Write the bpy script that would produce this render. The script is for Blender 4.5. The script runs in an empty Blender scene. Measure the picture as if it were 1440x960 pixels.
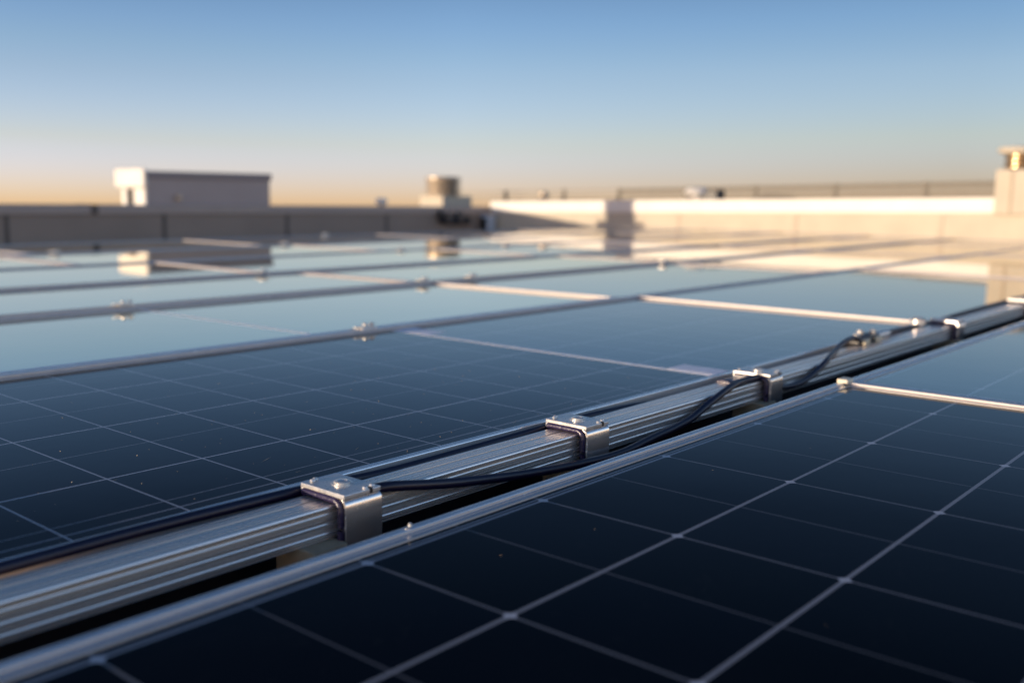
import bpy, bmesh, math, random
from mathutils import Vector, Matrix
random.seed(7)
C = bpy.context.scene
COL = C.collection
S = 0.4            # metres per layout unit (the camera stands one unit above the glass)
R = math.radians

# ------------------------------------------------------------------ camera
fwd = Vector((0.75372804, 0.64072963, -0.14614917)).normalized()
right = Vector((0.64897846, -0.76071345, 0.0119167)).normalized()
up = right.cross(fwd).normalized()
cam = bpy.data.cameras.new('camera')
cam.sensor_width = 36.0
cam.lens = 1404.26 / 1440 * 36
cam.clip_start = 0.02
cam.clip_end = 20000
cam.dof.use_dof = True
cam.dof.focus_distance = 1.54
cam.dof.aperture_fstop = 2.5
co = bpy.data.objects.new('camera', cam)
COL.objects.link(co)
m = Matrix((right, up, -fwd)).transposed().to_4x4()
m.translation = Vector((0, 0, S))
co.matrix_world = m
C.camera = co

# ------------------------------------------------------------------ light
PHI, ELEV = R(22), R(2.9)
sun_dir = Vector((-math.cos(PHI)*math.cos(ELEV), math.sin(PHI)*math.cos(ELEV), math.sin(ELEV)))
TILT = R(1.7)      # the whole roof slopes gently towards the lens
flat_r = Vector((0.649, -0.761, 0)).normalized()
UP = Matrix.Rotation(-TILT, 3, flat_r) @ Vector((0, 0, 1))
true_sun = Matrix.Rotation(TILT, 3, flat_r) @ sun_dir
w = bpy.data.worlds.new('World')
C.world = w
w.use_nodes = True
nt = w.node_tree
bg = nt.nodes['Background']
sky = nt.nodes.new('ShaderNodeTexSky')
sky.sky_type = 'NISHITA'
sky.sun_disc = False
sky.sun_elevation = math.asin(true_sun.z)
sky.sun_rotation = math.atan2(true_sun.x, true_sun.y)
sky.altitude = 0
sky.air_density = 1.0
sky.dust_density = 0.3
sky.ozone_density = 3.0
tc = nt.nodes.new('ShaderNodeTexCoord')
vr = nt.nodes.new('ShaderNodeVectorRotate')
vr.rotation_type = 'AXIS_ANGLE'
vr.inputs['Axis'].default_value = flat_r
vr.inputs['Angle'].default_value = TILT
nt.links.new(tc.outputs['Generated'], vr.inputs['Vector'])
nt.links.new(vr.outputs['Vector'], sky.inputs['Vector'])
# colour ramps tint the clear sky: warm cream low down, deeper blue higher up, warmer on the sun's side
sepv = nt.nodes.new('ShaderNodeSeparateXYZ')
nt.links.new(vr.outputs['Vector'], sepv.inputs[0])
def ramp(stops):
    q = nt.nodes.new('ShaderNodeValToRGB')
    e = q.color_ramp.elements
    while len(e) < len(stops):
        e.new(0.5)
    for el, (pos, c) in zip(e, stops):
        el.position = pos
        el.color = (*[v/8 for v in c], 1)
    nt.links.new(sepv.outputs[2], q.inputs[0])
    return q
r_sun = ramp([(0.0, (2.0, 2.25, 6.2)), (0.0233, (2.00, 2.10, 5.1)), (0.0733, (2.075, 1.674, 2.253)), (0.1343, (1.76, 1.385, 1.60)), (0.1580, (1.60, 1.315, 1.47)), (0.1814, (1.440, 1.219, 1.402)), (0.25, (0.98, 0.86, 0.98)), (0.32, (0.56, 0.50, 0.58)), (0.45, (0.38, 0.36, 0.42)), (0.75, (0.65, 0.65, 0.74)), (1.0, (0.8, 0.82, 0.92))])
r_anti = ramp([(0.0, (1.10, 1.12, 2.9)), (0.0462, (1.16, 1.075, 1.90)), (0.0837, (1.350, 1.111, 1.337)), (0.1448, (1.28, 1.02, 1.114)), (0.1686, (1.13, 0.94, 1.03)), (0.192, (1.001, 0.875, 0.980)), (0.25, (0.74, 0.63, 0.70)), (0.32, (0.42, 0.37, 0.42)), (0.45, (0.28, 0.27, 0.31)), (0.75, (0.55, 0.55, 0.62)), (1.0, (0.8, 0.82, 0.92))])
dt = nt.nodes.new('ShaderNodeVectorMath')
dt.operation = 'DOT_PRODUCT'
dt.inputs[1].default_value = Vector((true_sun.x, true_sun.y, 0)).normalized()
nt.links.new(vr.outputs['Vector'], dt.inputs[0])
mr = nt.nodes.new('ShaderNodeMapRange')
mr.inputs[1].default_value = -0.04
mr.inputs[2].default_value = -0.78
nt.links.new(dt.outputs['Value'], mr.inputs[0])
mxr = nt.nodes.new('ShaderNodeMix')
mxr.data_type = 'RGBA'
nt.links.new(mr.outputs[0], mxr.inputs['Factor'])
nt.links.new(r_sun.outputs[0], mxr.inputs['A'])
nt.links.new(r_anti.outputs[0], mxr.inputs['B'])
# low sky brightened behind the lens, out of view: added fill for the near-side faces
r_back = ramp([(0.0, (4.6, 3.8, 5.4)), (0.10, (3.9, 2.9, 3.1)), (0.25, (2.9, 2.0, 1.9)), (0.5, (1.7, 1.4, 1.4)), (1.0, (0.8, 0.82, 0.92))])
d2 = nt.nodes.new('ShaderNodeVectorMath')
d2.operation = 'DOT_PRODUCT'
d2.inputs[1].default_value = Vector((-0.15, -0.99, 0)).normalized()
nt.links.new(vr.outputs['Vector'], d2.inputs[0])
mr2 = nt.nodes.new('ShaderNodeMapRange')
mr2.interpolation_type = 'SMOOTHSTEP'
mr2.inputs[1].default_value = 0.0
mr2.inputs[2].default_value = 0.7
nt.links.new(d2.outputs['Value'], mr2.inputs[0])
mxb = nt.nodes.new('ShaderNodeMix')
mxb.data_type = 'RGBA'
nt.links.new(mr2.outputs[0], mxb.inputs['Factor'])
nt.links.new(mxr.outputs['Result'], mxb.inputs['A'])
nt.links.new(r_back.outputs[0], mxb.inputs['B'])
mxr = mxb
ml = nt.nodes.new('ShaderNodeVectorMath')
ml.operation = 'MULTIPLY'
nt.links.new(sky.outputs['Color'], ml.inputs[0])
nt.links.new(mxr.outputs['Result'], ml.inputs[1])
m4 = nt.nodes.new('ShaderNodeVectorMath')
m4.operation = 'SCALE'
m4.inputs['Scale'].default_value = 8.0
hump = nt.nodes.new('ShaderNodeMath')        # a little more glow half way round
hump.operation = 'PINGPONG'
hump.inputs[1].default_value = 0.5
nt.links.new(mr.outputs[0], hump.inputs[0])
hs = nt.nodes.new('ShaderNodeMath')
hs.operation = 'MULTIPLY_ADD'
hs.inputs[1].default_value = 8.0*0.30
hs.inputs[2].default_value = 8.0
nt.links.new(hump.outputs[0], hs.inputs[0])
nt.links.new(hs.outputs[0], m4.inputs['Scale'])
nt.links.new(ml.outputs[0], m4.inputs[0])
nt.links.new(m4.outputs[0], bg.inputs['Color'])
bg.inputs['Strength'].default_value = 0.15
sl = bpy.data.lights.new('sun', 'SUN')
sl.energy = 2.0
sl.angle = R(0.5)
sl.color = (1.0, 0.80, 0.58)
so = bpy.data.objects.new('sun', sl)
COL.objects.link(so)
so.rotation_euler = sun_dir.to_track_quat('Z', 'Y').to_euler()
C.view_settings.view_transform = 'Standard'
C.view_settings.look = 'None'
C.view_settings.gamma = 1
C.view_settings.use_curve_mapping = False
C.view_settings.exposure = 1.5
C.cycles.max_bounces = 8
C.cycles.sample_clamp_indirect = 6

# ------------------------------------------------------------------ materials
def mat(name, col, rough=0.5, metal=0.0, ior=1.5, noise=None, bump=None, stretch=None, rvar=0.0):
    mt = bpy.data.materials.new(name)
    mt.use_nodes = True
    n, l = mt.node_tree.nodes, mt.node_tree.links
    p = n['Principled BSDF']
    p.inputs['Base Color'].default_value = (*col, 1)
    p.inputs['Roughness'].default_value = rough
    p.inputs['Metallic'].default_value = metal
    p.inputs['IOR'].default_value = ior
    if noise or bump or rvar:
        t = n.new('ShaderNodeTexCoord')
        mp = n.new('ShaderNodeMapping')
        l.new(t.outputs['Object'], mp.inputs['Vector'])
        if stretch:
            mp.inputs['Scale'].default_value = stretch
        nz = n.new('ShaderNodeTexNoise')
        nz.inputs['Scale'].default_value = (noise or bump or (0, 30))[1]
        nz.inputs['Detail'].default_value = 6
        l.new(mp.outputs['Vector'], nz.inputs['Vector'])
        if noise:
            mr = n.new('ShaderNodeMapRange')
            mr.inputs[1].default_value = 0.25
            mr.inputs[2].default_value = 0.75
            mr.inputs[3].default_value = 1 - noise[0]
            mr.inputs[4].default_value = 1 + noise[0]
            l.new(nz.outputs['Fac'], mr.inputs[0])
            mx = n.new('ShaderNodeVectorMath')
            mx.operation = 'SCALE'
            mx.inputs[0].default_value = col
            l.new(mr.outputs[0], mx.inputs['Scale'])
            l.new(mx.outputs[0], p.inputs['Base Color'])
        if rvar:
            m2 = n.new('ShaderNodeMapRange')
            m2.inputs[1].default_value = 0.3
            m2.inputs[2].default_value = 0.7
            m2.inputs[3].default_value = max(0.02, rough - rvar)
            m2.inputs[4].default_value = rough + rvar
            l.new(nz.outputs['Fac'], m2.inputs[0])
            l.new(m2.outputs[0], p.inputs['Roughness'])
        if bump:
            b = n.new('ShaderNodeBump')
            b.inputs['Strength'].default_value = bump[0]
            b.inputs['Distance'].default_value = 0.002
            l.new(nz.outputs['Fac'], b.inputs['Height'])
            l.new(b.outputs[0], p.inputs['Normal'])
    return mt

def pv(name, px, ox, py, oy, ior, cell=(0.0006, 0.0010, 0.0026), wx=0.0045, wy=0.0055, rough=0.03, inner=None,
       diamond=True, line=(0.30, 0.285, 0.30), dust=0.012, half_x=True, half_y=False, mirror_share=0.0, tint=None, fy=1.0, fx=0.75, hx=0.45):
    """glass over dark cells; pitches and offsets are in metres in the panel's own space"""
    mt = bpy.data.materials.new(name)
    mt.use_nodes = True
    n, l = mt.node_tree.nodes, mt.node_tree.links
    p = n['Principled BSDF']
    p.inputs['IOR'].default_value = ior
    if tint:
        p.inputs['Specular Tint'].default_value = (*tint, 1)      # the warm cast of the anti-reflex coat
    tcn = n.new('ShaderNodeTexCoord')
    sep = n.new('ShaderNodeSeparateXYZ')
    l.new(tcn.outputs['Object'], sep.inputs[0])

    def M(op, a, b=None, c=None):
        q = n.new('ShaderNodeMath')
        q.operation = op
        for i, v in enumerate((a, b, c)):
            if v is None:
                continue
            if isinstance(v, (int, float)):
                q.inputs[i].default_value = v
            else:
                l.new(v, q.inputs[i])
        return q.outputs[0]

    def dist(sock, pitch, off):        # distance to the nearest line of a family
        return M('ABSOLUTE', M('SUBTRACT', M('FLOORED_MODULO', M('ADD', sock, -off + pitch/2), pitch), pitch/2))

    def ln(d, wd):
        return M('SUBTRACT', 1, M('SMOOTH_MIN', M('DIVIDE', d, wd/2), 1, 0.2)) if False else M('LESS_THAN', d, wd/2)
    x, y = sep.outputs[0], sep.outputs[1]
    dxf, dyf = dist(x, px, ox), dist(y, py, oy)
    f1 = ln(dxf, wx)
    f2 = ln(dyf, wy)
    full = M('MAXIMUM', M('MULTIPLY', f1, fx), M('MULTIPLY', f2, fy))
    if half_x:
        full = M('MAXIMUM', full, M('MULTIPLY', ln(dist(x, px, ox + px/2), wx*0.8), hx))
    if half_y:
        full = M('MAXIMUM', full, M('MULTIPLY', ln(dist(y, py, oy + py/2), wy*0.6), 0.5))
    if diamond:
        full = M('MAXIMUM', full, M('LESS_THAN', M('ADD', dxf, dyf), 0.0088))
    if inner:
        full = M('MAXIMUM', full, M('MULTIPLY', ln(M('ABSOLUTE', M('SUBTRACT', y, inner)), 0.0035), 0.5))
    # very fine contact fingers
    fg = M('MULTIPLY', ln(dist(x, 0.006, 0), 0.0012), 0.006)
    full = M('MAXIMUM', full, fg)
    nz = n.new('ShaderNodeTexNoise')
    nz.inputs['Scale'].default_value = 3.0
    nz.inputs['Detail'].default_value = 5
    l.new(tcn.outputs['Object'], nz.inputs['Vector'])
    nz2 = n.new('ShaderNodeTexNoise')
    nz2.inputs['Scale'].default_value = 420.0
    nz2.inputs['Detail'].default_value = 1
    l.new(tcn.outputs['Object'], nz2.inputs['Vector'])
    speck = M('MULTIPLY', M('GREATER_THAN', nz2.outputs['Fac'], 0.75), 0.03)
    nz3 = n.new('ShaderNodeTexNoise')          # dried water marks
    nz3.inputs['Scale'].default_value = 26.0
    nz3.inputs['Detail'].default_value = 3
    nz3.inputs['Distortion'].default_value = 1.5
    l.new(tcn.outputs['Object'], nz3.inputs['Vector'])
    ring = M('MULTIPLY', M('LESS_THAN', M('ABSOLUTE', M('SUBTRACT', nz3.outputs['Fac'], 0.66)), 0.006), 0.020)
    edge = M('MULTIPLY', M('MULTIPLY', M('SUBTRACT', 1, M('MINIMUM', M('DIVIDE', M('SUBTRACT', y, 0.026), 0.05), 1)), nz3.outputs['Fac']), 0.05)
    film = M('ADD', M('ADD', M('ADD', M('MULTIPLY', M('SUBTRACT', nz.outputs['Fac'], 0.35), dust), speck), ring), edge)
    cb = n.new('ShaderNodeCombineXYZ')
    l.new(M('FLOOR', M('DIVIDE', M('SUBTRACT', x, ox), px/2 if half_x else px)), cb.inputs[0])
    l.new(M('FLOOR', M('DIVIDE', M('SUBTRACT', y, oy), py/2 if half_y else py)), cb.inputs[1])
    wn = n.new('ShaderNodeTexWhiteNoise')
    wn.noise_dimensions = '2D'
    l.new(cb.outputs[0], wn.inputs['Vector'])
    tone = n.new('ShaderNodeVectorMath')
    tone.operation = 'SCALE'
    tone.inputs[0].default_value = cell
    l.new(M('MULTIPLY_ADD', wn.outputs['Value'], 1.2, 0.5), tone.inputs['Scale'])
    mx = n.new('ShaderNodeMix')
    mx.data_type = 'RGBA'
    l.new(tone.outputs[0], mx.inputs['A'])
    mx.inputs['B'].default_value = (*line, 1)
    l.new(full, mx.inputs['Factor'])
    m2 = n.new('ShaderNodeMix')
    m2.data_type = 'RGBA'
    m2.inputs['B'].default_value = (0.38, 0.34, 0.30, 1)
    m2.clamp_factor = True
    l.new(film, m2.inputs['Factor'])
    l.new(mx.outputs['Result'], m2.inputs['A'])
    l.new(m2.outputs['Result'], p.inputs['Base Color'])
    mr = n.new('ShaderNodeMapRange')
    mr.inputs[1].default_value = 0.3
    mr.inputs[2].default_value = 0.7
    mr.inputs[3].default_value = rough * 0.7
    mr.inputs[4].default_value = rough * 1.5
    l.new(nz.outputs['Fac'], mr.inputs[0])
    l.new(mr.outputs[0], p.inputs['Roughness'])
    bw = n.new('ShaderNodeBump')      # toughened glass is never perfectly flat
    bw.inputs['Strength'].default_value = 1.0
    bw.inputs['Distance'].default_value = 0.00035
    l.new(nz.outputs['Fac'], bw.inputs['Height'])
    l.new(bw.outputs[0], p.inputs['Normal'])
    if mirror_share:                    # mirror share added to brighten the sheen: part of the surface is a plain mirror
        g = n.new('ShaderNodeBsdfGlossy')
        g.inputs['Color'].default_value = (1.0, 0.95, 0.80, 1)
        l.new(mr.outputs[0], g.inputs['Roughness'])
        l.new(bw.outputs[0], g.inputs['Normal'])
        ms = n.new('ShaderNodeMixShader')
        ms.inputs[0].default_value = mirror_share
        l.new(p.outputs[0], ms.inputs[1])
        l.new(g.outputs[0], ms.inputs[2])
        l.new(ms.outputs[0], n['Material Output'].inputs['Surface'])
    return mt

ALU = mat('brushed aluminium', (0.88, 0.79, 0.72), 0.27, 0.80, noise=(0.10, 50), stretch=(0.02, 5, 5), rvar=0.05)
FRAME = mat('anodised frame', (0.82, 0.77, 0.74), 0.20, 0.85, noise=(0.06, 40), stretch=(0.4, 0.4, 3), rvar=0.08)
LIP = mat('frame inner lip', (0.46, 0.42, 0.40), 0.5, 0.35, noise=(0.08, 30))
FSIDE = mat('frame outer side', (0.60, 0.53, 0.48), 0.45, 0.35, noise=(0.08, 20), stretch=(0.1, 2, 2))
ZINC = mat('zinc plate', (0.66, 0.64, 0.62), 0.30, 0.62, noise=(0.08, 70), rvar=0.06)
FLAP = mat('bright sheet steel', (0.86, 0.80, 0.75), 0.24, 0.9, noise=(0.04, 25), rvar=0.05)
STEEL = mat('polished steel', (0.74, 0.71, 0.67), 0.28, 0.65, noise=(0.1, 120))
RUBBER = mat('purple rubber', (0.028, 0.020, 0.055), 0.27, bump=(0.6, 220), noise=(0.35, 160))
CABLE = mat('navy cable', (0.0035, 0.003, 0.020), 0.40, noise=(0.2, 90))
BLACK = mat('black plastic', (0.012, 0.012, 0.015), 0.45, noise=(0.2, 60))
PAD = mat('beige pad', (0.30, 0.25, 0.17), 0.8, noise=(0.2, 40))
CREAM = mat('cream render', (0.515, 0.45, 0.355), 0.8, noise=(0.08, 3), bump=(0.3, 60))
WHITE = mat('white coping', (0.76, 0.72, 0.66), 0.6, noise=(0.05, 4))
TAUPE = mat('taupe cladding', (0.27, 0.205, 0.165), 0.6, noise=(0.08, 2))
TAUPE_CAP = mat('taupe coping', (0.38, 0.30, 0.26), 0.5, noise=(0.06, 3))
SEAM = mat('dark seam', (0.11, 0.088, 0.075), 0.7, noise=(0.1, 5))
GREYCLAD = mat('grey cladding', (0.37, 0.315, 0.305), 0.6, noise=(0.06, 2))
ROOF = mat('roof membrane', (0.38, 0.35, 0.31), 0.85, noise=(0.18, 1.5), bump=(0.3, 40))
GROUND = mat('distant ground', (0.12, 0.11, 0.09), 0.95, noise=(0.3, 0.02))
RAILM = mat('railing steel', (0.13, 0.112, 0.085), 0.6, 0.0, noise=(0.1, 10))
VENTM = mat('vent metal', (0.58, 0.48, 0.37), 0.42, 0.45, noise=(0.12, 6))
DARK = mat('dark opening', (0.03, 0.028, 0.026), 0.7, noise=(0.2, 8))
TAB = mat('white backsheet', (0.93, 0.90, 0.92), 0.6, ior=1.2, noise=(0.06, 30))
BLUEBOX = mat('pale blue plastic', (0.42, 0.47, 0.55), 0.5, noise=(0.1, 12))
DUST = mat('dust grains', (0.55, 0.42, 0.30), 0.9, noise=(0.4, 300))

# ------------------------------------------------------------------ mesh helpers (layout units in, metres out)
def new():
    return bmesh.new()

def box(bm, x0, x1, y0, y1, z0, z1, dz=None):
    """dz: optional function (x, y) -> height added to the vertex"""
    vs = []
    for z in (z0, z1):
        for a, b in ((x0, y0), (x1, y0), (x1, y1), (x0, y1)):
            vs.append(bm.verts.new((a*S, b*S, (z + (dz(a, b) if dz else 0))*S)))
    for f in ((3, 2, 1, 0), (4, 5, 6, 7), (0, 1, 5, 4), (1, 2, 6, 5), (2, 3, 7, 6), (3, 0, 4, 7)):
        bm.faces.new([vs[i] for i in f])
    return vs

def prism_x(bm, prof, x0, x1, cap=True):
    """closed (y, z) outline swept along x"""
    a = [bm.verts.new((x0*S, y*S, z*S)) for y, z in prof]
    b = [bm.verts.new((x1*S, y*S, z*S)) for y, z in prof]
    k = len(prof)
    for i in range(k):
        j = (i + 1) % k
        bm.faces.new((a[i], b[i], b[j], a[j]))
    if cap:
        bm.faces.new(a)
        bm.faces.new(b[::-1])

def lathe(bm, prof, cx=0, cy=0, seg=24, phase=0.0):
    rings = []
    for r, z in prof:
        rings.append([bm.verts.new(((cx + r*math.cos(phase + 2*math.pi*i/seg))*S, (cy + r*math.sin(phase + 2*math.pi*i/seg))*S, z*S)) for i in range(seg)])
    for q in range(len(rings) - 1):
        for i in range(seg):
            j = (i + 1) % seg
            bm.faces.new((rings[q][i], rings[q][j], rings[q+1][j], rings[q+1][i]))
    bm.faces.new(rings[0][::-1])
    bm.faces.new(rings[-1])

def spline(pts, n=10):
    P = [Vector(p) for p in pts]
    P = [2*P[0] - P[1]] + P + [2*P[-1] - P[-2]]
    out = []
    for i in range(1, len(P) - 2):
        for k in range(n):
            t = k / n
            a, b, c, d = P[i-1], P[i], P[i+1], P[i+2]
            out.append(0.5*((2*b) + (c - a)*t + (2*a - 5*b + 4*c - d)*t*t + (3*b - a - 3*c + d)*t**3))
    out.append(P[-2])
    return out

def tube(bm, pts, r, seg=12, n=10, smooth_path=True):
    pts = spline(pts, n) if smooth_path else [Vector(p) for p in pts]
    rings = []
    for i, p in enumerate(pts):
        t = (pts[min(i+1, len(pts)-1)] - pts[max(i-1, 0)]).normalized()
        s = t.cross(Vector((0, 0, 1)))
        if s.length < 1e-4:
            s = Vector((1, 0, 0))
        s.normalize()
        u = s.cross(t)
        rings.append([bm.verts.new((p + r*(math.cos(2*math.pi*k/seg)*s + math.sin(2*math.pi*k/seg)*u))*S) for k in range(seg)])
    for q in range(len(rings) - 1):
        for k in range(seg):
            j = (k + 1) % seg
            bm.faces.new((rings[q][k], rings[q][j], rings[q+1][j], rings[q+1][k]))
    bm.faces.new(rings[0][::-1])
    bm.faces.new(rings[-1])

def obj(name, bm, material, parent=None, bevel=0.0, smooth=False, seg=2, angle=35):
    bmesh.ops.recalc_face_normals(bm, faces=bm.faces)
    me = bpy.data.meshes.new(name)
    bm.to_mesh(me)
    bm.free()
    for mm in (material if isinstance(material, (list, tuple)) else [material]):
        me.materials.append(mm)
    o = bpy.data.objects.new(name, me)
    COL.objects.link(o)
    if parent:
        o.parent = parent
    if smooth:
        for p in me.polygons:
            p.use_smooth = True
        me.set_sharp_from_angle(angle=R(angle))
    if bevel:
        b = o.modifiers.new('bevel', 'BEVEL')
        b.width = bevel*S
        b.segments = seg
        b.limit_method = 'ANGLE'
        b.angle_limit = R(35)
    return o

def tag(o, label=None, cat=None, group=None, kind=None):
    if label: o['label'] = label
    if cat: o['category'] = cat
    if group: o['group'] = group
    if kind: o['kind'] = kind
    return o

def thing(name, label, cat, loc=(0, 0, 0), group=None, rz=0.0):
    o = bpy.data.objects.new(name, None)
    o.empty_display_size = 0.05
    COL.objects.link(o)
    o.location = Vector(loc)*S
    o.rotation_euler = (0, 0, rz)
    return tag(o, label, cat, group)

def copy_thing(root, loc, label, rz=0.0):
    c = root.copy()
    COL.objects.link(c)
    c.location = Vector(loc)*S
    c.rotation_euler = (0, 0, rz)
    c['label'] = label
    for ch in root.children:
        d = ch.copy()
        COL.objects.link(d)
        d.parent = c
        for g in ch.children:
            e = g.copy()
            COL.objects.link(e)
            e.parent = d
    return c

# ------------------------------------------------------------------ ground and roof
GZ = -34.0
bm = new()
gm = Matrix.Rotation(-TILT, 3, flat_r)
for f in ((-1, -1), (1, -1), (1, 1), (-1, 1)):
    bm.verts.new(gm @ Vector((f[0]*6000, f[1]*6000, 0)) + UP*GZ*S)
bm.faces.new(bm.verts)
tag(obj('ground', bm, GROUND), kind='structure')
RZ = -0.62        # roof surface
bm = new()
box(bm, -12, 34, -14, 34, RZ - 1.2, RZ)
tag(obj('roof', bm, ROOF), kind='structure')

# ------------------------------------------------------------------ parapets
YW, XW = 24.5, 27.5
def lslope(x, y):
    return -0.0056*(x - 10.2)
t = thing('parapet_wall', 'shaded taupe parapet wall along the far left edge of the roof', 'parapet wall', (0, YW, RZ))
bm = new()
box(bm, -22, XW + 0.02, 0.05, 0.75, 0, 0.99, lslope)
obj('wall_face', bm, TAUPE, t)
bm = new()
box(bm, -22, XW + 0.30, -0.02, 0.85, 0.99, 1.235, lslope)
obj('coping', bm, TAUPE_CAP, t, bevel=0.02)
for xs in (10.34, 14.44, 18.46, 22.45):
    bm = new()
    box(bm, xs - 0.055, xs + 0.055, 0.035, 0.06, 0.0, 0.985, lslope)
    obj('joint_cover', bm, SEAM, t)
bm = new()
box(bm, 12.40, 12.58, -0.035, 0.8, 1.0, 1.245, lslope)
obj('coping_joint', bm, SEAM, t)

def rslope(x, y):
    return 0.0195*(23.75 - y)
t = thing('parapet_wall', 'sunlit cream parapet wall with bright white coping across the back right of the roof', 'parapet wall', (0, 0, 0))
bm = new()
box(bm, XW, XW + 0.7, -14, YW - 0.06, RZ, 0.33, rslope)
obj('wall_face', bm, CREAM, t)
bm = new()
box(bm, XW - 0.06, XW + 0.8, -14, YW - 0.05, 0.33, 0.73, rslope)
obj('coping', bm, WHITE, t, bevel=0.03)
for ys in (16.58, 12.66, 8.6):
    bm = new()
    box(bm, XW - 0.02, XW + 0.01, ys - 0.07, ys + 0.07, RZ, 0.32, rslope)
    obj('joint_cover', bm, mat('cream joint', (0.50, 0.42, 0.33), 0.8, noise=(0.1, 5)), t)

# railing behind the right parapet
def fslope(x, y):
    return 0.023*(22.6 - y)
t = thing('roof_railing', 'thin horizontal bar railing on the roof behind the white coping', 'railing', (0, 0, 0))
bm = new()
box(bm, 33.0, 33.04, 6.0, 22.6, 1.10, 1.245, fslope)
obj('top_rail', bm, RAILM, t, bevel=0.01)
bm = new()
for i in range(12):
    zz = 0.70 + i*0.032
    box(bm, 33.01, 33.025, 6.0, 22.6, zz, zz + 0.016, fslope)
obj('mesh_panel', bm, RAILM, t)
bm = new()
for zz in (1.22, 1.0, 0.85):
    box(bm, 33.0, 33.03, 22.7, 32.0, zz - 0.012, zz + 0.012, fslope)
obj('far_rail', bm, RAILM, t)
for yy in (22.62, 16.75, 13.82, 10.84, 7.9, 25.35, 28.5):
    bm = new()
    box(bm, 32.97, 33.05, yy - 0.06, yy + 0.06, RZ + 0.5, 1.27, fslope)
    obj('post', bm, RAILM, t)

# ------------------------------------------------------------------ plant on the roof beyond
t = thing('roof_penthouse', 'long grey rooftop box with a glaring sunlit white end', 'rooftop unit', (16.5, 29.0, RZ))
Z0 = RZ
bm = new()
box(bm, 0.03, 4.6, 0.0, 1.45, 0, 1.97)
obj('body', bm, GREYCLAD, t)
bm = new()
box(bm, 0.02, 4.66, -0.06, 1.5, 1.97, 2.19)
obj('roof_cap', bm, mat('grey cap', (0.24, 0.21, 0.22), 0.6, noise=(0.05, 3)), t, bevel=0.02)
bm = new()
box(bm, -0.14, 0.015, -0.08, 1.70, 1.66, 2.26)
obj('end_hood', bm, WHITE, t, bevel=0.08, seg=3)
for y0, y1 in ((-0.02, 0.66), (1.10, 1.40)):
    bm = new()
    box(bm, -0.08, 0.02, y0, y1, 0.0, 1.64)
    obj('end_panel', bm, WHITE, t, bevel=0.04)
bm = new()
box(bm, -0.02, 0.025, 0.67, 1.09, 0.0, 1.62)
obj('door_gap', bm, DARK, t)
bm = new()
lathe(bm, [(0.10, 1.30), (0.12, 1.34), (0.12, 1.42), (0.08, 1.46)], 1.05, -0.07, 12)
obj('wall_lamp', bm, VENTM, t)

def louvre(bm, r, z0, z1, k, cx=0, cy=0):
    for i in range(k):
        a = z0 + (z1 - z0)*i/k
        h = (z1 - z0)/k
        lathe(bm, [(r*0.80, a), (r, a + h*0.30), (r, a + h*0.55), (r*0.80, a + h*0.95)], cx, cy, 28)

t = thing('louvred_vent', 'round louvred exhaust vent on a cream base above the dark parapet', 'vent', (30.05, 29.4, RZ))
bm = new()
box(bm, -0.70, 1.05, -0.66, 0.66, 0, 1.50)
obj('base', bm, CREAM, t, bevel=0.03)
bm = new()
lathe(bm, [(0.56, 1.50), (0.56, 2.16)], 0, 0, 24)
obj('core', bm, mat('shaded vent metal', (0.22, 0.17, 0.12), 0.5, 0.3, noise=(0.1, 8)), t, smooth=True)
for i in range(5):
    bm = new()
    z = 1.53 + i*0.135
    lathe(bm, [(0.57, z + 0.05), (0.74, z), (0.75, z + 0.05), (0.58, z + 0.105)], 0, 0, 28)
    obj('louvre', bm, VENTM, t, smooth=True)
bm = new()
lathe(bm, [(0.70, 2.19), (0.76, 2.20), (0.76, 2.25), (0.5, 2.29)], 0, 0, 28)
obj('cap', bm, VENTM, t, smooth=True)

t = thing('chimney_stack', 'cream rooftop duct with a louvred cowl on the right parapet, cut by the frame edge', 'chimney', (XW - 0.14, 4.9, 0.62))
bm = new()
box(bm, 0, 2.4, -1.4, 2.40, 0, 1.14)
obj('shaft', bm, CREAM, t, bevel=0.05)
bm = new()
box(bm, -0.02, 0.01, 1.98, 2.03, 0.05, 1.12)
obj('panel_seam', bm, mat('tan seam', (0.42, 0.34, 0.25), 0.8, noise=(0.1, 5)), t)
bm = new()
lathe(bm, [(0.30, 1.14), (0.30, 1.55)], 0.65, 2.02, 24)
obj('core', bm, DARK, t, smooth=True)
bm = new()
louvre(bm, 0.37, 1.16, 1.55, 3, 0.65, 2.02)
obj('cowl', bm, mat('dull brass', (0.50, 0.36, 0.21), 0.3, 0.8, noise=(0.1, 8)), t, smooth=True)
bm = new()
lathe(bm, [(0.40, 1.53), (0.51, 1.55), (0.53, 1.64), (0.50, 1.69), (0.2, 1.72)], 0.65, 2.02, 32)
obj('cowl_cap', bm, CREAM, t, smooth=True)

t = thing('turbine_vent', 'low turbine vent behind the white coping, its highlight built as a ball, its dark side as a box', 'vent', (30.0, 16.95, RZ))
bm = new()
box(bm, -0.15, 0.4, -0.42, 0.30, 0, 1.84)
obj('dark_side', bm, BLACK, t, bevel=0.04)  # black box added for the vent's dark right side
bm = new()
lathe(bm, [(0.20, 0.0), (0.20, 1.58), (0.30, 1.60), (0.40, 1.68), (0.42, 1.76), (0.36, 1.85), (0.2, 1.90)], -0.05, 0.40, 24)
obj('ball', bm, mat('highlight silver', (0.82, 0.77, 0.70), 0.35, 0.25, noise=(0.06, 10)), t, smooth=True)  # pale ball stands for the bright highlight on the vent's left
t = thing('mushroom_vent', 'tiny mushroom vent left of the dome, standing against the sky', 'vent', (30.0, 24.0, RZ))
bm = new()
lathe(bm, [(0.09, 0), (0.09, 1.45)], 0, 0, 12)
obj('pipe', bm, VENTM, t, smooth=True)
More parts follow.
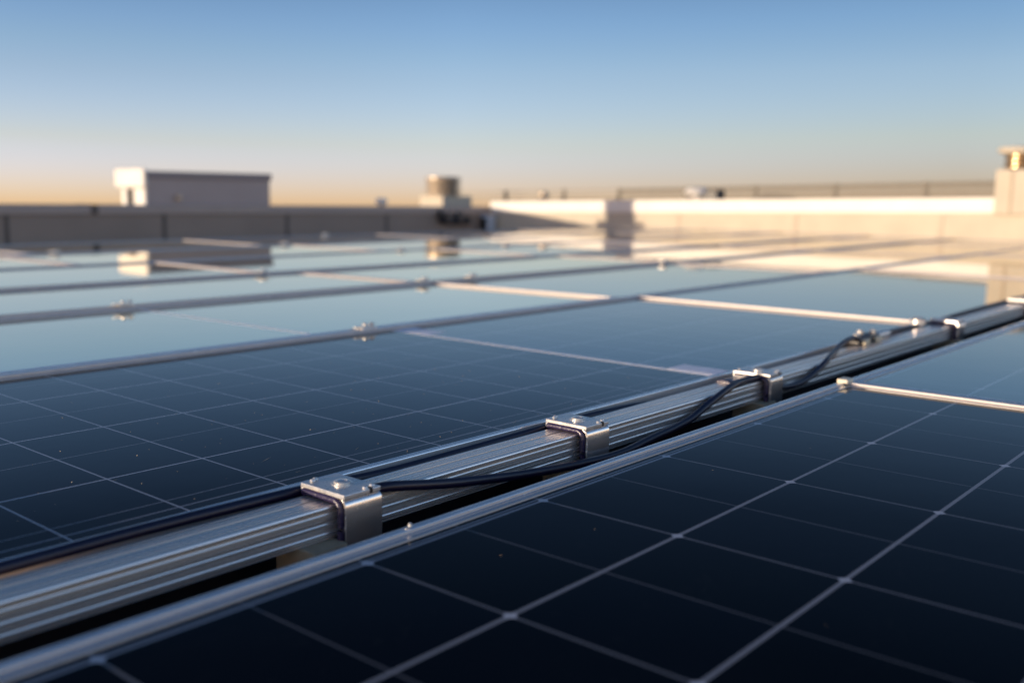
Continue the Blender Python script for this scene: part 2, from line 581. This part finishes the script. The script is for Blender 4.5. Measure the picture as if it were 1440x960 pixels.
bm = new()
lathe(bm, [(0.17, 1.45), (0.19, 1.48), (0.19, 1.66), (0.1, 1.72)], 0, 0, 16)
obj('cowl', bm, VENTM, t, smooth=True)
t = thing('roof_light', 'small rounded white lamp just above the taupe coping', 'lamp', (25.8, 28.5, RZ))
bm = new()
lathe(bm, [(0.07, 0), (0.07, 1.14)], 0, 0, 10)
obj('stem', bm, RAILM, t)
bm = new()
lathe(bm, [(0.12, 1.14), (0.22, 1.20), (0.24, 1.28), (0.2, 1.36), (0.08, 1.40)], 0, 0, 16)
obj('head', bm, WHITE, t, smooth=True)
# tall flue beside the view that throws the upright shadow on the sunlit wall
t = thing('roof_flue', 'square flue standing on the neighbouring roof outside the left frame edge', 'flue', (7.0, 27.05, RZ))
bm = new()
box(bm, -0.4, 0.4, -0.42, 0.42, 0, 2.9)
obj('shaft', bm, CREAM, t)
bm = new()
box(bm, -0.5, 0.5, -0.75, 0.75, 1.55, 1.85)
obj('collar', bm, CREAM, t)

# pipework on the shaded parapet
t = thing('wall_conduit', 'dark bent conduit fixed to the shaded taupe wall near its corner', 'conduit', (0, 0, 0))
bm = new()
for dz in (0, 0.14):
    tube(bm, [(24.8, YW - 0.10, 0.42 - dz), (24.85, YW - 0.10, 0.22 - dz), (25.1, YW - 0.10, 0.13 - dz), (25.8, YW - 0.10, 0.13 - dz), (26.3, YW - 0.10, 0.10 - dz)], 0.07, 8, 6)
obj('pipe', bm, BLACK, t, smooth=True)
for xx in (25.15, 25.75):
    bm = new()
    box(bm, xx - 0.12, xx + 0.12, YW - 0.22, YW + 0.03, 0.0, 0.34)
    obj('junction_box', bm, SEAM, t, bevel=0.02)
t = thing('utility_box', 'pale blue utility box in the dark corner between the two parapets', 'utility box', (27.15, YW - 0.25, RZ))
bm = new()
box(bm, -0.22, 0.22, -0.15, 0.2, 0.02, 0.86)
cab = obj('cabinet', bm, BLUEBOX, t, bevel=0.03)
bm = new()
box(bm, -0.24, -0.2, -0.1, 0.16, 0.1, 0.75)
obj('door', bm, BLACK, cab)

# ------------------------------------------------------------------ solar panels
L = 0.025          # frame lip above the glass
def ring_bm(bm, x0, x1, y0, y1, prof, mats=None):
    loops = []
    for d, z in prof:
        loops.append([bm.verts.new((a*S, b*S, z*S)) for a, b in ((x0+d, y0+d), (x1-d, y0+d), (x1-d, y1-d), (x0+d, y1-d))])
    for q in range(len(loops) - 1):
        for i in range(4):
            j = (i + 1) % 4
            f = bm.faces.new((loops[q][i], loops[q][j], loops[q+1][j], loops[q+1][i]))
            if mats: f.material_index = mats[q]

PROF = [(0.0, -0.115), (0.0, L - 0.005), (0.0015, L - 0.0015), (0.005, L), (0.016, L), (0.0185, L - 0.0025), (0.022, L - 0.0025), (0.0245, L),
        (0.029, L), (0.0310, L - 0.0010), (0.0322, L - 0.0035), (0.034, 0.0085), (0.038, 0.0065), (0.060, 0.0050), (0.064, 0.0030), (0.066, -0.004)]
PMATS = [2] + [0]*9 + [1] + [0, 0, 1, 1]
GROUP = 'solar panels laid in rows on the roof'
def panel(x0, x1, y0, y1, label, glass, mid=None, glass2=None, tabs=False, tilt=(0, 0), lip=1):
    """a framed panel; its origin sits at the near left corner of the frame at glass height"""
    t = thing('solar_panel', label, 'solar panel', (x0, y0, 0), GROUP)
    t.rotation_euler = (R(tilt[0]), R(tilt[1]), 0)
    wx, wy = x1 - x0, y1 - y0
    bm = new()
    ring_bm(bm, 0, wx, 0, wy, [(d, z*lip if z > 0.01 else z) for d, z in PROF], PMATS)
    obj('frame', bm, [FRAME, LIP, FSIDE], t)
    e = 0.060
    spans = [(e, wx - e, glass)] if mid is None else [(e, mid - x0 - 0.024, glass), (mid - x0 + 0.024, wx - e, glass2 or glass)]
    for a, b, g in spans:
        bm = new()
        box(bm, a, b, e, wy - e, -0.014, 0.0)
        obj('glass', bm, g, t)
    if mid is not None:
        bm = new()
        c = mid - x0
        for d in (-0.022, 0.004):
            box(bm, c + d, c + d + 0.018, e, wy - e, -0.013, 0.0006)
        obj('centre_strip', bm, TAB, t)
    if tabs:
        c = mid - x0
        for ya, yb in ((e + 0.002, 0.40), (wy - 0.40, wy - e - 0.002)):
            bm = new()
            box(bm, c + 0.026, c + 0.21, ya, yb, -0.006, 0.0012)
            obj('white_tab', bm, TAB, t)
    return t

# near right panel (row in front of the rail): origin at (-0.2, -0.58)
RX0, RY0, RY1 = -0.20, -0.585, 2.088
G_R = pv('near right cells', 0.765*S, (0.97 - RX0)*S, 0.512*S, (1.470 - RY0)*S, 1.155, tint=(1.0, 0.86, 0.66), inner=(2.000 - RY0)*S, line=(0.52, 0.49, 0.50), fy=0.55, fx=0.30, hx=0.18, wx=0.0040, wy=0.0054)
G_R2 = pv('right cells beyond', 0.765*S, (5.62 - 5.28)*S, 0.512*S, (1.485 - RY0)*S, 1.36, mirror_share=0.12)
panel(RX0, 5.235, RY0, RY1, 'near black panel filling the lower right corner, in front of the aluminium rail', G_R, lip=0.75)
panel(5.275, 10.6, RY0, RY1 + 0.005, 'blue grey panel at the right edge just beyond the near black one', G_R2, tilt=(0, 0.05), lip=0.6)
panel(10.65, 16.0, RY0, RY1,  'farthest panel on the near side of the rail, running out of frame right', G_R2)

# first row behind the rail
Y1A, Y1B = 2.640, 5.425
G_L = pv('left cells dark', 0.376*S, (2.035 - 0.95)*S, 0.748*S, (3.257 - Y1A)*S, 1.22, tint=(1.0, 0.86, 0.68), half_x=False, half_y=True, diamond=False,
         cell=(0.0014, 0.0017, 0.0034), inner=(2.795 - Y1A)*S, line=(0.52, 0.50, 0.52), wx=0.0030, wy=0.0034, dust=0.035)
G_M = pv('left cells blue', 0.376*S, (2.035 - 0.95)*S, 0.748*S, (3.257 - Y1A)*S, 1.36, half_x=False, half_y=True, diamond=False,
         wx=0.0028, wy=0.0034, line=(0.5, 0.5, 0.52))
panel(0.95, 8.27, Y1A, Y1B, 'large dark gridded panel behind the rail, split by a pale centre strip with white tabs', G_L, mid=4.96, glass2=G_M, tabs=True)
G_F2 = pv('far cells bright', 0.376*S, 0.1*S, 0.748*S, 0.3*S, 1.5, half_x=False, diamond=False, wx=0.0015, wy=0.002, line=(0.15, 0.15, 0.18), rough=0.025, mirror_share=0.62)
G_F1 = pv('far cells soft', 0.376*S, 0.1*S, 0.748*S, 0.3*S, 1.45, half_x=False, diamond=False, wx=0.0015, wy=0.002, line=(0.15, 0.15, 0.18), rough=0.025, mirror_share=0.30)
G_F = pv('far cells', 0.376*S, 0.1*S, 0.748*S, 0.3*S, 1.45, mirror_share=0.15, half_x=False, diamond=False, wx=0.0015, wy=0.002, line=(0.15, 0.15, 0.18), rough=0.025)
panel(8.31, 13.92, Y1A, Y1B, 'pale blue panel behind the rail, right of the first long lit frame edge', G_F, tilt=(0.03, 0.05), lip=0.6)
panel(13.96, 19.5, Y1A, Y1B, 'third panel along the row behind the rail, below the chimney', G_F, lip=0.6)
panel(19.54, 26.6, Y1A, Y1B, 'last panel of the row behind the rail, touching the cream wall', G_F, lip=0.6)

ROWS = [  # y0, y1, [x boundaries], row words
    (5.470, 8.000, [0.7, 8.03, 13.06, 18.3, 23.5, 26.9], 'second row behind the rail', 4.42),
    (8.045, 10.19, [2.4, 7.80, 13.10, 18.45, 23.7, 26.9], 'third row behind the rail', None),
    (10.235, 12.74, [1.9, 7.35, 12.7, 18.0, 23.2, 26.9], 'fourth row behind the rail', None),
    (12.785, 15.29, [1.0, 6.3, 11.60, 16.9, 22.1, 26.9], 'fifth row', None),
    (15.335, 18.10, [1.5, 6.85, 11.05, 16.2, 21.5, 26.6], 'farthest row by the wall', None),
]
ORD = ['leftmost', 'second from left', 'third from left', 'fourth from left', 'fifth from left', 'rightmost']
for y0, y1, xs, words, mid in ROWS:
    k = len(xs) - 1
    for i in range(k):
        o = ORD[i] if i < k - 1 else 'rightmost'
        pos = o + ' panel of the ' + words
        lab = 'light panel, ' + pos
        if mid and i == 0:
            panel(xs[i], xs[i+1] - 0.02, y0, y1, 'panel with faint white centre line, ' + pos, G_F2, mid=mid, tilt=(-0.5, 0), tabs=False)
        else:
            panel(xs[i] + 0.02, xs[i+1] - 0.02, y0, y1, lab, G_F2 if i <= 1 and y0 > 8 else (G_F1 if i <= 1 else G_F), tilt=(random.uniform(-.05, .05) - (0.5 if y0 < 8 else 0.4 if y0 < 10 else 0.1), random.uniform(-.06, .06)),
                  lip=0.6 if xs[i + 1] > 15 or xs[i] > 12 else 0.72)

# ------------------------------------------------------------------ rail
def rail_profile():
    y0, y1, z0, z1 = 2.400, 2.552, -0.088, 0.020
    pts = [(y0 + 0.004, z0)]
    # near face: three ribs, each with a narrow sky-facing ledge above a rounded nose and an undercut
    for za, zb in ((-0.084, -0.064), (-0.054, -0.034), (-0.024, -0.002)):
        pts += [(y0 + 0.0050, za - 0.003), (y0 + 0.0050, za), (y0 + 0.002, za + 0.001), (y0, za + 0.004), (y0, zb - 0.003), (y0 + 0.0015, zb), (y0 + 0.0050, zb + 0.002)]
    pts += [(y0 + 0.0050, z1 - 0.016), (y0 + 0.001, z1 - 0.015), (y0, z1 - 0.006), (y0 + 0.002, z1 - 0.0015), (y0 + 0.006, z1)]
    for yc, w_, d in ((2.424, 0.0035, 0.006), (2.446, 0.002, 0.003), (2.482, 0.007, 0.009), (2.507, 0.002, 0.003), (2.527, 0.0035, 0.006)):
        pts += [(yc - w_, z1), (yc - w_*0.8, z1 - d), (yc + w_*0.8, z1 - d), (yc + w_, z1)]
    pts += [(y1 - 0.006, z1), (y1 - 0.0015, z1 - 0.0015), (y1, z1 - 0.006), (y1, z0)]
    return pts
bm = new()
prism_x(bm, rail_profile(), -1.5, 21)
rl = obj('aluminium_rail', bm, ALU)
tag(rl, 'long ribbed aluminium rail running diagonally between the panels', 'rail')
for i, (xx, lab) in enumerate(((1.90, 'beige support block under the rail by the nearest clamp'), (4.90, 'beige support block under the rail by the third clamp'),
                               (8.2, 'beige support block under the rail by the farthest clamp'), (3.25, 'beige support block under the rail by the second clamp'))):
    bm = new()
    box(bm, -0.07, 0.07, -0.11, 0.08, 0, 0.195)
    o = obj('support_block', bm, PAD, bevel=0.006)
    o.location = Vector((xx, 2.45, -0.285))*S
    tag(o, lab, 'support block', 'blocks under the rail')

bm = new()
prism_x(bm, [(2.09, -0.30), (2.66, -0.30), (2.66, -0.13), (2.645, -0.13), (2.645, -0.285), (2.105, -0.285), (2.105, -0.13), (2.09, -0.13)], -1.5, 21)  # black liner added to darken the gap below the rail
tag(obj('shade_liner', bm, BLACK), 'added black liner that keeps the gap under the aluminium rail dark', 'gap liner')
# ------------------------------------------------------------------ clamps on the rail
def clamp(loc, label, w_=0.155, rag=0.0):
    t = thing('rail_clamp', label, 'clamp', loc, 'clamps on the aluminium rail')
    # local: x along the rail, y = 0 at the near face of the rail, z = 0 at the rail top
    h = w_/2
    bm = new()
    box(bm, -h, h, -0.046, 0.172, 0.0215, 0.037)
    box(bm, -h, -h + 0.010, 0.160, 0.172, 0.004, 0.024)
    plate = obj('top_plate', bm, ZINC, t, bevel=0.003)
    # bent side flap
    bm = new()
    out = [(-0.022, 0.0210), (-0.032, 0.0200), (-0.040, 0.0165), (-0.0455, 0.011), (-0.0485, 0.004), (-0.050, -0.006), (-0.051, -0.025), (-0.050, -0.150), (-0.042, -0.150), (-0.042, -0.005), (-0.038, 0.005), (-0.030, 0.0120), (-0.020, 0.0140)]
    prism_x(bm, out, -h + 0.004, h)
    obj('side_flap', bm, FLAP, t, smooth=True)
    # rubber strap round the rail under the plate
    bm = new()
    path = [(-h*0.62, 0.162, 0.006), (-h*0.62, 0.150, 0.014), (-h*0.62, 0.10, 0.0155), (-h*0.62, 0.05, 0.015), (-h*0.62, 0.0, 0.012), (-h*0.62, -0.017, 0.002), (-h*0.62, -0.021, -0.03), (-h*0.62, -0.021, -0.16)]
    prof = []
    inner = [(0.160, 0.0015), (0.10, 0.0015), (0.0, 0.0015), (-0.004, -0.002), (-0.0045, -0.10)]
    outer = [(-0.036, -0.10), (-0.036, -0.008), (-0.030, 0.009), (-0.018, 0.017), (0.0, 0.021), (0.02, 0.022), (0.06, 0.0225), (0.11, 0.022), (0.14, 0.020), (0.158, 0.014)]
    prism_x(bm, inner + outer, -h + 0.010, h - 0.02)
    xs_ = -h + 0.003
    tube(bm, [(xs_, 0.158, 0.006), (xs_, 0.150, 0.0115), (xs_, 0.12, 0.0125), (xs_, 0.07, 0.0125), (xs_, 0.02, 0.0125), (xs_, -0.004, 0.0115), (xs_, -0.019, 0.003), (xs_, -0.025, -0.015), (xs_, -0.026, -0.05), (xs_, -0.026, -0.12)], 0.0125, 12, 6)
    o = obj('rubber_strap', bm, RUBBER, t, smooth=True)
    # bolt with washer in the plate
    bm = new()
    lathe(bm, [(0.036, 0.0372), (0.036, 0.0390), (0.031, 0.0398)], 0.008, 0.065, 28)
    o = obj('washer', bm, STEEL, plate, smooth=True)
    bm = new()
    lathe(bm, [(0.026, 0.0395), (0.027, 0.041), (0.027, 0.0445), (0.024, 0.0465), (0.017, 0.0465), (0.014, 0.0425)], 0.008, 0.065, 28)
    obj('bolt', bm, STEEL, plate, smooth=True)
    for ax, ay in ((-0.045, 0.150), (-0.028, 0.158), (0.018, -0.036), (0.052, -0.030)):
        bm = new()
        lathe(bm, [(0.0085, 0.0372), (0.0095, 0.040), (0.0075, 0.0445), (0.003, 0.046)], ax, ay, 14)
        obj('stud', bm, STEEL, plate, smooth=True)
    bm = new()
    box(bm, 0.030, 0.040, -0.0485, -0.02, 0.0225, 0.0385)
    obj('slot', bm, BLACK, plate)
    return t
c1 = clamp((2.045, 2.402, 0.021), 'nearest and largest zinc clamp on the rail')
copy_thing(c1, (3.330, 2.402, 0.021), 'second zinc clamp on the rail, in sharpest focus', rz=R(-1.2))
copy_thing(c1, (4.985, 2.402, 0.021), 'third zinc clamp on the rail, with a frayed purple strap end beside it', rz=R(1.5))
copy_thing(c1, (8.22, 2.402, 0.021), 'small blurred clamp far along the rail, past the cable connector', rz=R(-2))
copy_thing(c1, (10.45, 2.402, 0.021), 'farthest blurred clamp on the rail, at the right frame edge')
# frayed strap end lying by the third clamp
bm = new()
prism_x(bm, [(2.44, 0.022), (2.535, 0.022), (2.53, 0.035), (2.50, 0.042), (2.46, 0.038)], 4.70, 4.90)
for v in bm.verts:
    if v.co.x < 4.8*S:
        v.co.z -= 0.006*S
        v.co.y += 0.03*S
tag(obj('strap_end', bm, RUBBER, bevel=0.004), 'frayed purple strap end on the rail left of the third clamp', 'strap')

# connector where the cable crosses the rail
t = thing('cable_connector', 'dark cable connector with bright studs on the rail edge, between third and fourth clamps', 'connector', (6.75, 2.56, 0.02))
bm = new()
box(bm, -0.20, 0.16, -0.05, 0.05, 0.0, 0.05)
obj('body', bm, BLACK, t, bevel=0.012)
for ax, ay, hh in ((-0.14, 0.0, 0.075), (0.0, 0.03, 0.085), (0.10, -0.02, 0.085)):
    bm = new()
    lathe(bm, [(0.022, 0.048), (0.024, 0.055), (0.024, hh - 0.008), (0.014, hh)], ax, ay, 14)
    obj('stud', bm, STEEL, t, smooth=True)
for ax in (-0.12, 0.10):
    bm = new()
    box(bm, ax - 0.045, ax + 0.045, -0.075, -0.045, 0.002, 0.040)
    obj('terminal', bm, mat('ivory plastic', (0.62, 0.52, 0.36), 0.5, noise=(0.08, 40)), t, bevel=0.008)
bm = new()
tube(bm, [(0.14, -0.01, 0.028), (0.40, -0.01, 0.028)], 0.026, 14, 2)
obj('sleeve', bm, ZINC, t, smooth=True)

# ------------------------------------------------------------------ cables
def cable(name, label, pts, r):
    bm = new()
    tube(bm, pts, r, 14, 12)
    return tag(obj(name, bm, CABLE, smooth=True, angle=60), label, 'cable', 'navy cables along the rail')
cable('cable', 'navy cable lying between the dark gridded panel and the rail',
      [(-0.6, 2.60, 0.02), (0.4, 2.600, 0.030), (1.0, 2.598, 0.028), (1.43, 2.598, 0.030), (1.98, 2.594, 0.022), (2.36, 2.592, 0.006), (2.73, 2.590, 0.006),
       (3.16, 2.590, 0.010), (3.40, 2.591, 0.012), (3.79, 2.592, 0.004), (4.08, 2.594, -0.012), (4.6, 2.597, -0.06), (5.4, 2.597, -0.075), (6.2, 2.597, -0.05)], 0.0180)
cable('cable', 'navy cable leaving the nearest clamp and sagging over the rail side to the third clamp',
      [(2.02, 2.50, 0.036), (2.10, 2.41, 0.038), (2.18, 2.368, 0.040), (2.31, 2.352, 0.020), (2.49, 2.345, -0.008), (2.84, 2.335, -0.050), (3.18, 2.322, -0.075), (3.45, 2.32, -0.085),
       (3.74, 2.34, -0.072), (3.93, 2.352, -0.064), (4.10, 2.362, -0.048), (4.24, 2.368, -0.015), (4.38, 2.372, 0.018), (4.56, 2.40, 0.036), (4.74, 2.428, 0.038), (4.92, 2.42, 0.037), (5.02, 2.40, 0.034)], 0.0180)
cable('cable', 'navy cable curving from the third clamp up over the rail to the connector',
      [(5.0, 2.375, -0.02), (5.10, 2.368, -0.036), (5.24, 2.362, -0.042), (5.38, 2.364, -0.034), (5.55, 2.372, -0.004), (5.70, 2.385, 0.030), (5.86, 2.425, 0.040), (6.1, 2.49, 0.044), (6.35, 2.54, 0.062), (6.55, 2.56, 0.068), (6.68, 2.56, 0.062)], 0.0175)
cable('cable', 'thin navy cable running from the connector along the far part of the rail',
      [(7.1, 2.56, 0.045), (7.5, 2.585, 0.035), (8.2, 2.595, 0.02), (9.2, 2.595, 0.03), (10.5, 2.595, 0.03), (13, 2.595, 0.02)], 0.016)

# ------------------------------------------------------------------ small metal clamps in the gaps of the panel field
def mid_clamp(loc, label):
    t = thing('panel_clamp', label, 'panel clamp', loc, 'small clamps holding the panel frames')
    bm = new()
    box(bm, -0.10, 0.10, -0.055, 0.055, L + 0.0005, L + 0.014)
    pl = obj('plate', bm, STEEL, t, bevel=0.004)
    for ax in (-0.02, 0.065):
        bm = new()
        lathe(bm, [(0.026, L + 0.014), (0.028, L + 0.020), (0.028, L + 0.040), (0.018, L + 0.052)], ax, 0.0, 16)
        obj('bolt', bm, STEEL, pl, smooth=True)
    bm = new()
    box(bm, -0.16, -0.05, -0.02, 0.02, L + 0.014, L + 0.028)
    obj('tongue', bm, STEEL, t, bevel=0.003)
    return t
m1 = mid_clamp((4.78, 5.445, 0.004), 'small bolted clamp beside the white tab at the far end of the centre strip')
m1.scale = (0.72, 0.72, 0.80)
for loc, lab in (
    ((4.32, 8.02, 0), 'twin bright clamp at the left on the edge of the second row behind the rail'),
    ((7.90, 8.03, 0), 'bright round clamp at the end of the lit edge between second and third rows'),
    ((8.70, 8.03, 0), 'small twin clamp just right of the lit edge between second and third rows'),
    ((12.95, 8.02, 0), 'twin clamp at the right end of the upper lit edge, second row gap'),
    ((18.2, 5.445, -0.05), 'far clamp near the cream wall in the first row gap'),
    ((18.6, 8.02, -0.05), 'far clamp in the second row gap below the cream wall'),
    ((14.8, 12.76, 0), 'bright clamp in the fourth row gap under the shaded corner'),
    ((12.0, 12.76, 0), 'dark clamp with a bright bolt in the fourth row gap, right of the vent reflection'),
    ((11.45, 15.31, 0), 'far clamp beside a lit frame edge in the fifth row gap'),
    ((14.7, 18.14, 0), 'distant clamp on the outermost panel edge under the shaded wall'),
    ((7.15, 15.31, 0), 'small blurred clamp at the far left edge of the photo'),
    ((7.3, 10.21, 0), 'small clamp by the reflection of the lit box end'),
):
    copy_thing(m1, loc, lab)

# corner cap where the right hand panels meet, and the bright knob at the rail side
bm = new()
box(bm, -0.045, 0.045, -0.05, 0.012, 0.012, L + 0.012)
o = obj('end_block', bm, mat('ivory cap', (0.72, 0.64, 0.50), 0.45, noise=(0.06, 40)), bevel=0.008)
o.location = Vector((5.215, 2.085, 0))*S
tag(o, 'ivory corner cap where the near black panel meets the next one', 'corner cap')
bm = new()
lathe(bm, [(0.035, -0.1), (0.035, 0.028), (0.06, 0.032), (0.06, 0.07), (0.035, 0.085)], 0, 0, 16)
o = obj('round_knob', bm, STEEL, smooth=True)
o.location = Vector((7.95, 2.60, 0))*S
tag(o, 'bright knob at the rail where a lit frame edge ends', 'knob')
bm = new()
lathe(bm, [(0.010, L), (0.013, L + 0.004), (0.012, L + 0.012), (0.006, L + 0.016)], 0, 0, 14)
o = obj('frame_screw', bm, STEEL, smooth=True)
o.location = Vector((1.975, 2.066, L*0.1))*S
o.scale = (0.5, 0.5, 0.8)
tag(o, 'lone bright screw on the near frame edge below the nearest clamp', 'screw')

# dust grains scattered on the two sharp panels
bm = new()
def grain(x, y, r):
    k = 6
    c = [bm.verts.new(((x + r*math.cos(a*math.pi*2/k)*random.uniform(.6, 1.2))*S, (y + r*math.sin(a*math.pi*2/k)*random.uniform(.6, 1.2))*S, 0.0004*S)) for a in range(k)]
    tp = bm.verts.new((x*S, y*S, r*0.9*S))
    for a in range(k):
        bm.faces.new((c[a], c[(a+1) % k], tp))
for i in range(120):
    grain(random.uniform(1.2, 4.8), random.uniform(2.75, 4.6), random.choice((0.0012, 0.0016, 0.0016, 0.0022, 0.0032)))
for i in range(7):
    grain(random.uniform(1.5, 5.1), random.uniform(0.4, 1.95), random.choice((0.0012, 0.0016, 0.0022)))
def streak(x, y, ln_, a, wd):
    c, s_ = math.cos(a), math.sin(a)
    vs = [bm.verts.new(((x + u*c - v*s_)*S, (y + u*s_ + v*c)*S, 0.0003*S)) for u, v in ((-ln_, 0), (0, -wd), (ln_, 0.2*wd), (0, wd))]
    bm.faces.new(vs)
for i in range(9):
    streak(random.uniform(1.5, 3.4), random.uniform(2.78, 3.5), random.uniform(0.012, 0.045), random.uniform(-0.2, 0.7), random.uniform(0.0007, 0.0014))
tag(obj('dust_grains', bm, DUST), 'sparse pale dust grains on the dark glass of the two sharp panels', 'dust', kind='stuff')
